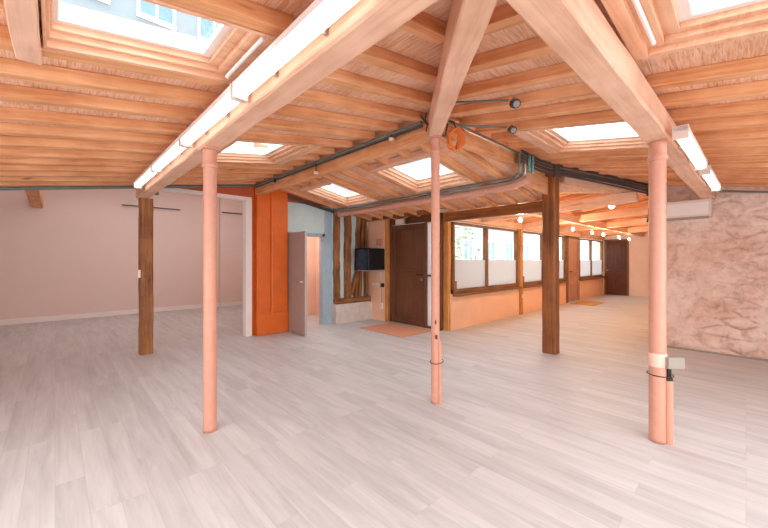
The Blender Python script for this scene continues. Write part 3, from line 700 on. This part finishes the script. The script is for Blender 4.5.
# ------------------------------------------------------------ bulbs and spots
BX = [6.06, 7.4, 8.78, 10.24, 11.3, 13.07, 14.46]
for i, x in enumerate(BX):
    r = empty('bare_bulb', (x, 2.80, 2.17), 0, ORD[i]+' glowing bare bulb under the gallery plate beam, counting from the entrance', 'light bulb', 'bare bulbs in the gallery')
    l_ = bpy.data.lights.new('bulb_light', 'POINT'); l_.energy = 12; l_.color = (1, .72, .42); l_.shadow_soft_size = .035; lo = bpy.data.objects.new('bulb_light', l_); link(lo, r); lo.location = (0, 0, -.09)
    MB().lathe((0, 0, 0), [(.004, -.035), (.022, -.028), (.030, 0), (.022, .026), (.014, .04)], 14).build('bulb', M_bulb, r)
    MB().lathe((0, 0, 0), [(.016, .038), (.018, .045), (.018, .08), (.006, .09)], 12).tube([(0, 0, .09), (0, 0, .145)], .005, 6).build('socket', M_plast, r)
for i, (x, y) in enumerate(((8.14, 1.87), (10.67, 2.0), (12.5, 2.06))):
    z = zC(x, y)-.005
    if i == 0: z = 2.55
    r = empty('ceiling_spot', (x, y, z), 0, ORD[i]+' round ceiling spot of the gallery, counting from the right column', 'ceiling light', 'ceiling spots in the gallery')
    MB().lathe((0, 0, 0), [(.006, -.062), (.03, -.056), (.048, -.035), (.054, -.01)], 18).build('diffuser', M_spot, r)
    MB().lathe((0, 0, 0), [(.058, -.012), (.062, 0), (.055, .02)], 18).tube([(0, 0, .03), (0, 0, zC(x, y)+RD-z)], .02).build('mount', M_plast, r)
def camera_spot(x, y, z, path, label, g):
    r = empty('spotlight', (x, y, z), 0, label, 'spotlight', g)
    p = bck*.06
    MB().tube([(0, 0, .0), (p.x*.4, p.y*.4, -.01), (p.x, p.y, -.03)], [.036, .038, .034], 14).build('lamp_head', M_black, r)
    MB().tube([(p.x*.98, p.y*.98, -.03), (p.x*1.06, p.y*1.06, -.033)], .025, 14).build('lens', M_grey, r)
    MB().tube([(0, 0, 0), (0, .0, .05)], .012).build('bracket', M_grey, r)
    tubes('conduit', [path], .010, M_cond, 'thin conduit feeding the '+label, 'conduit')
camera_spot(2.63, 1.27, 2.69, [(2.60, 1.30, 2.715), (2.42, 1.75, 2.79), (2.72, 2.05, 2.84)], 'upper black spotlight under the rafters right of the diagonal beam', 'black spotlights')
camera_spot(3.30, 1.62, 2.755, [(3.27, 1.65, 2.775), (3.0, 2.0, 2.82), (2.9, 2.06, 2.84)], 'lower black spotlight under the rafters near the orange cord', 'black spotlights')
for (y, z, lab) in ((2.71, 2.79, 'round pale detector on the ridge beam close to the middle column'), (4.24, 2.70, 'round pale lamp hanging on a dark stem from the beam to the orange pier')):
    r = empty('pendant_detector', (2.70, y, z), 0, lab, 'detector')
    MB().lathe((0, 0, 0), [(.006, -.022), (.03, -.016), (.036, .0), (.03, .012), (.008, .018)], 16).build('body', M_plast, r)
    MB().tube([(0, 0, .016), (0, 0, 2.83-z)], .007, 8).build('stem', M_black, r)
MB_ = MB().lathe((0, 0, 0), [(.012, -.03), (.022, -.01), (.022, .02), (.01, .03)], 12).tube([(0, 0, .03), (.03, 0, .06)], .006); o = MB_.build('clip_lamp', M_black); o.location = (2.715, 5.55, 2.80); tag(o, 'tiny black clip lamp on the beam near the orange pier', 'lamp')

# ------------------------------------------------------------ entrance corner fittings
r = empty('wall_cabinet', (5.12, 5.90, 1.22), 0, 'black wall-mounted equipment cabinet with a dark glass front by the entrance', 'cabinet')
MB().box(.02, 0, 0, .53, .46, .50).build('case', M_black, r, .008)
MB().box(0, .0, 0, .02, .46, .03).box(0, 0, .47, .02, .46, .5).box(0, 0, 0, .02, .03, .5).box(0, .43, 0, .02, .46, .5).build('door_frame', M_black, r)
MB().box(.006, .03, .03, .012, .43, .47).build('glass_door', M_scr, r)
MB().box(.02, .01, -.03, .06, .45, 0).box(.02, .4, -.03, .5, .45, 0).build('bracket', M_grey, r)
def plate(name, x0, y0, z0, x1, y1, z1, m, label, cat, bev=.006):
    o = MB().box(0, 0, 0, x1-x0, y1-y0, z1-z0).build(name, m, None, bev); o.location = (x0, y0, z0); return tag(o, label, cat)
plate('junction_box', 5.58, 5.96, 1.80, 5.652, 6.14, 1.96, M_pink, 'small pink junction box above the black cabinet, on its right', 'box')
plate('junction_box', 5.59, 6.08, 1.74, 5.652, 6.30, 1.90, M_pinkw, 'pale pink junction box just above the black cabinet, on its left', 'box')
plate('notice_panel', 5.625, 5.90, 1.95, 5.652, 6.12, 2.14, M_apricot, 'apricot blank panel at the top of the entrance wall', 'panel')
plate('thermostat', 5.62, 6.02, .98, 5.652, 6.16, 1.16, M_plast, 'white square plate below the black cabinet', 'plate')
plate('floor_socket', 5.62, 5.96, .28, 5.652, 6.06, .42, M_plast, 'white socket plate low on the apricot entrance wall', 'socket')
r = empty('wall_bracket', (5.6, 5.94, .86), 0, 'white bracket arm with black fixing and hanging rod below the cabinet', 'bracket')
MB().box(-.02, .0, -.02, .05, .34, .03).build('arm', M_wtrim, r, .004)
MB().box(-.03, -.03, -.05, .05, .03, .04).build('clamp', M_black, r, .004)
MB().tube([(-.01, 0, -.05), (-.01, 0, -.42)], .007, 8).build('rod', M_metal, r)
r = empty('exit_light', (5.54, 5.18, 2.24), 0, 'small blank pale pink emergency light above the entrance door', 'light')
MB().box(0, 0, 0, .05, .26, .13).build('housing', M_grey, r, .006)
MB().box(-.012, .01, .01, .004, .25, .12).build('lens', M_plast, r, .004)
MB().tube([(.025, .13, .12), (.025, .13, .17)], .01).build('stem', M_cond, r)
# mats
def mat_obj(pts, m, label):
    o = MB().prism(pts, .002, .014).build('doormat', m, None, .003); return tag(o, label, 'doormat')
mat_obj([(4.68, 4.42), (5.60, 4.40), (5.60, 5.62), (4.68, 5.66)], M_mat, 'large salmon doormat in front of the brown entrance door')
mat_obj([(12.3, 3.30), (13.5, 3.30), (13.5, 4.02), (12.3, 4.02)], M_mat2, 'ochre doormat at the gallery door')
# air conditioner
r = empty('air_conditioner', (7.24, .36, 2.10), 0, 'long pale wall-mounted air conditioner high on the stone wall', 'air conditioner')
MB().box(0, 0, .02, .2, .68, .30).build('body', M_plast, r, .02)
MB().box(-.008, .03, .06, .004, .65, .25).build('front_panel', M_wtrim, r, .004)
MB().box(-.002, .03, .0, .14, .65, .03).build('louvre', M_grey, r, .004)
# low stub post beside stone wall and far-end objects
vpost(7.41, 1.12, 0, .34, .05, .05, M_winframe, 'short brown stub at the foot of the stone wall end', 'corner_guard', 'corner guard')
plate('wall_socket', 16.6, 4.10, .78, 16.75, 4.155, .95, M_plast, 'small pale box on the wall beside the dark red far door', 'box')
plate('intercom', 1.03-.13, 6.33, 1.18, 1.03-.09, 6.37, 1.30, M_wtrim, 'tiny white switch on the left dark post', 'switch')
plate('post_socket', 8.96, 4.08, .44, 9.02, 4.103, .54, M_plast, 'tiny white socket on the slim post between windows', 'socket')
# back room: rails and small fittings
for (x0, x1, z, lab) in ((1.27, 2.62, 2.90, 'thin dark rail on the white wall behind the left dark post'), (3.74, 4.52, 2.93, 'thin dark rail on the white wall beside the white door frame')):
    y = 11.30 if x0 < 3 else 11.18
    mb = MB().tube([(x0, y, z), (x1, y, z)], .016, 8)
    for x in (x0+.05, x1-.05): mb.tube([(x, y, z), (x, y+.1, z)], .010, 6)
    tag(mb.build('wall_rail', M_cond2), lab, 'rail')
r = empty('track_light', (1.1, 6.74, 2.60), 0, 'slim dark track light just inside the wide opening', 'light')
MB().box(0, 0, .0, 1.5, .03, .025).build('track', M_cond2, r, .003)
MB().lathe((.12, .015, -.07), [(.02, 0), (.035, .01), (.03, .06), (.012, .08)], 14).build('lamp_head', M_cond, r)

# ------------------------------------------------------------ outside
def building(name, x0, x1, y, h, cols, rows, label, dx, sillz=.9, wd=1.0, wh=1.7, fh=3.1):
    r = empty(name, (x0, y, 0), 0, label, 'building')
    W = x1-x0; f = MB().box(0, 0, 0, W, .5, h); f.build('facade', M_fac2 if name.startswith('court') else M_fac, r)
    for j in range(rows):
        for i in range(cols):
            cx = (i+.5)*W/cols; z = sillz+j*fh
            fr = MB().box(cx-wd/2-.08, -.06, z-.08, cx-wd/2, .02, z+wh+.08).box(cx+wd/2, -.06, z-.08, cx+wd/2+.08, .02, z+wh+.08)
            fr.box(cx-wd/2, -.06, z+wh, cx+wd/2, .02, z+wh+.08).box(cx-wd/2-.1, -.12, z-.12, cx+wd/2+.1, .02, z).box(cx-.03, -.05, z, cx+.03, .02, z+wh)
            w_ = fr.build('window', M_wtrim, r); MB().box(cx-wd/2, -.02, z, cx+wd/2, -.005, z+wh).build('pane', M_facg, w_)
    return r
building('courtyard_building', 6.2, 27, 11.5, 7.5, 8, 2, 'pale rendered building across the courtyard, seen through the gallery windows', 0)
building('neighbour_building', -6, 5.5, 14.5, 15, 6, 4, 'tall pale building with windows seen through the large left skylight', 0, sillz=4.2, fh=2.9)
def bush(x, y, h, label):
    mb = MB(); rg = random.Random(5)
    for i in range(900):
        a = rg.uniform(0, 6.28); rr = .75*rg.random()**.5; z = rg.uniform(.2, h); rr *= math.sin(min(1, max(.15, z/h))*2.6)+.2
        c = Vector((rr*math.cos(a), rr*math.sin(a), z)); u = Vector((rg.uniform(-1, 1), rg.uniform(-1, 1), rg.uniform(-1, 1))).normalized()*.07
        v = u.cross(Vector((rg.uniform(-1, 1), rg.uniform(-1, 1), 1))).normalized()*.03
        mb.add([c-u, c+v, c+u, c-v], [(0, 1, 2, 3)])
    r = empty('shrub', (x, y, -.04), 0, label, 'shrub'); mb.build('foliage', M_leaf, r)
    MB().tube([(0, 0, 0), (.03, 0, h*.5), (0, .04, h*.85)], [.03, .02, .01], 8).build('stem', M_oldpost, r)
bush(8.8, 6.3, 2.6, 'leafy shrub in the courtyard outside the first window')
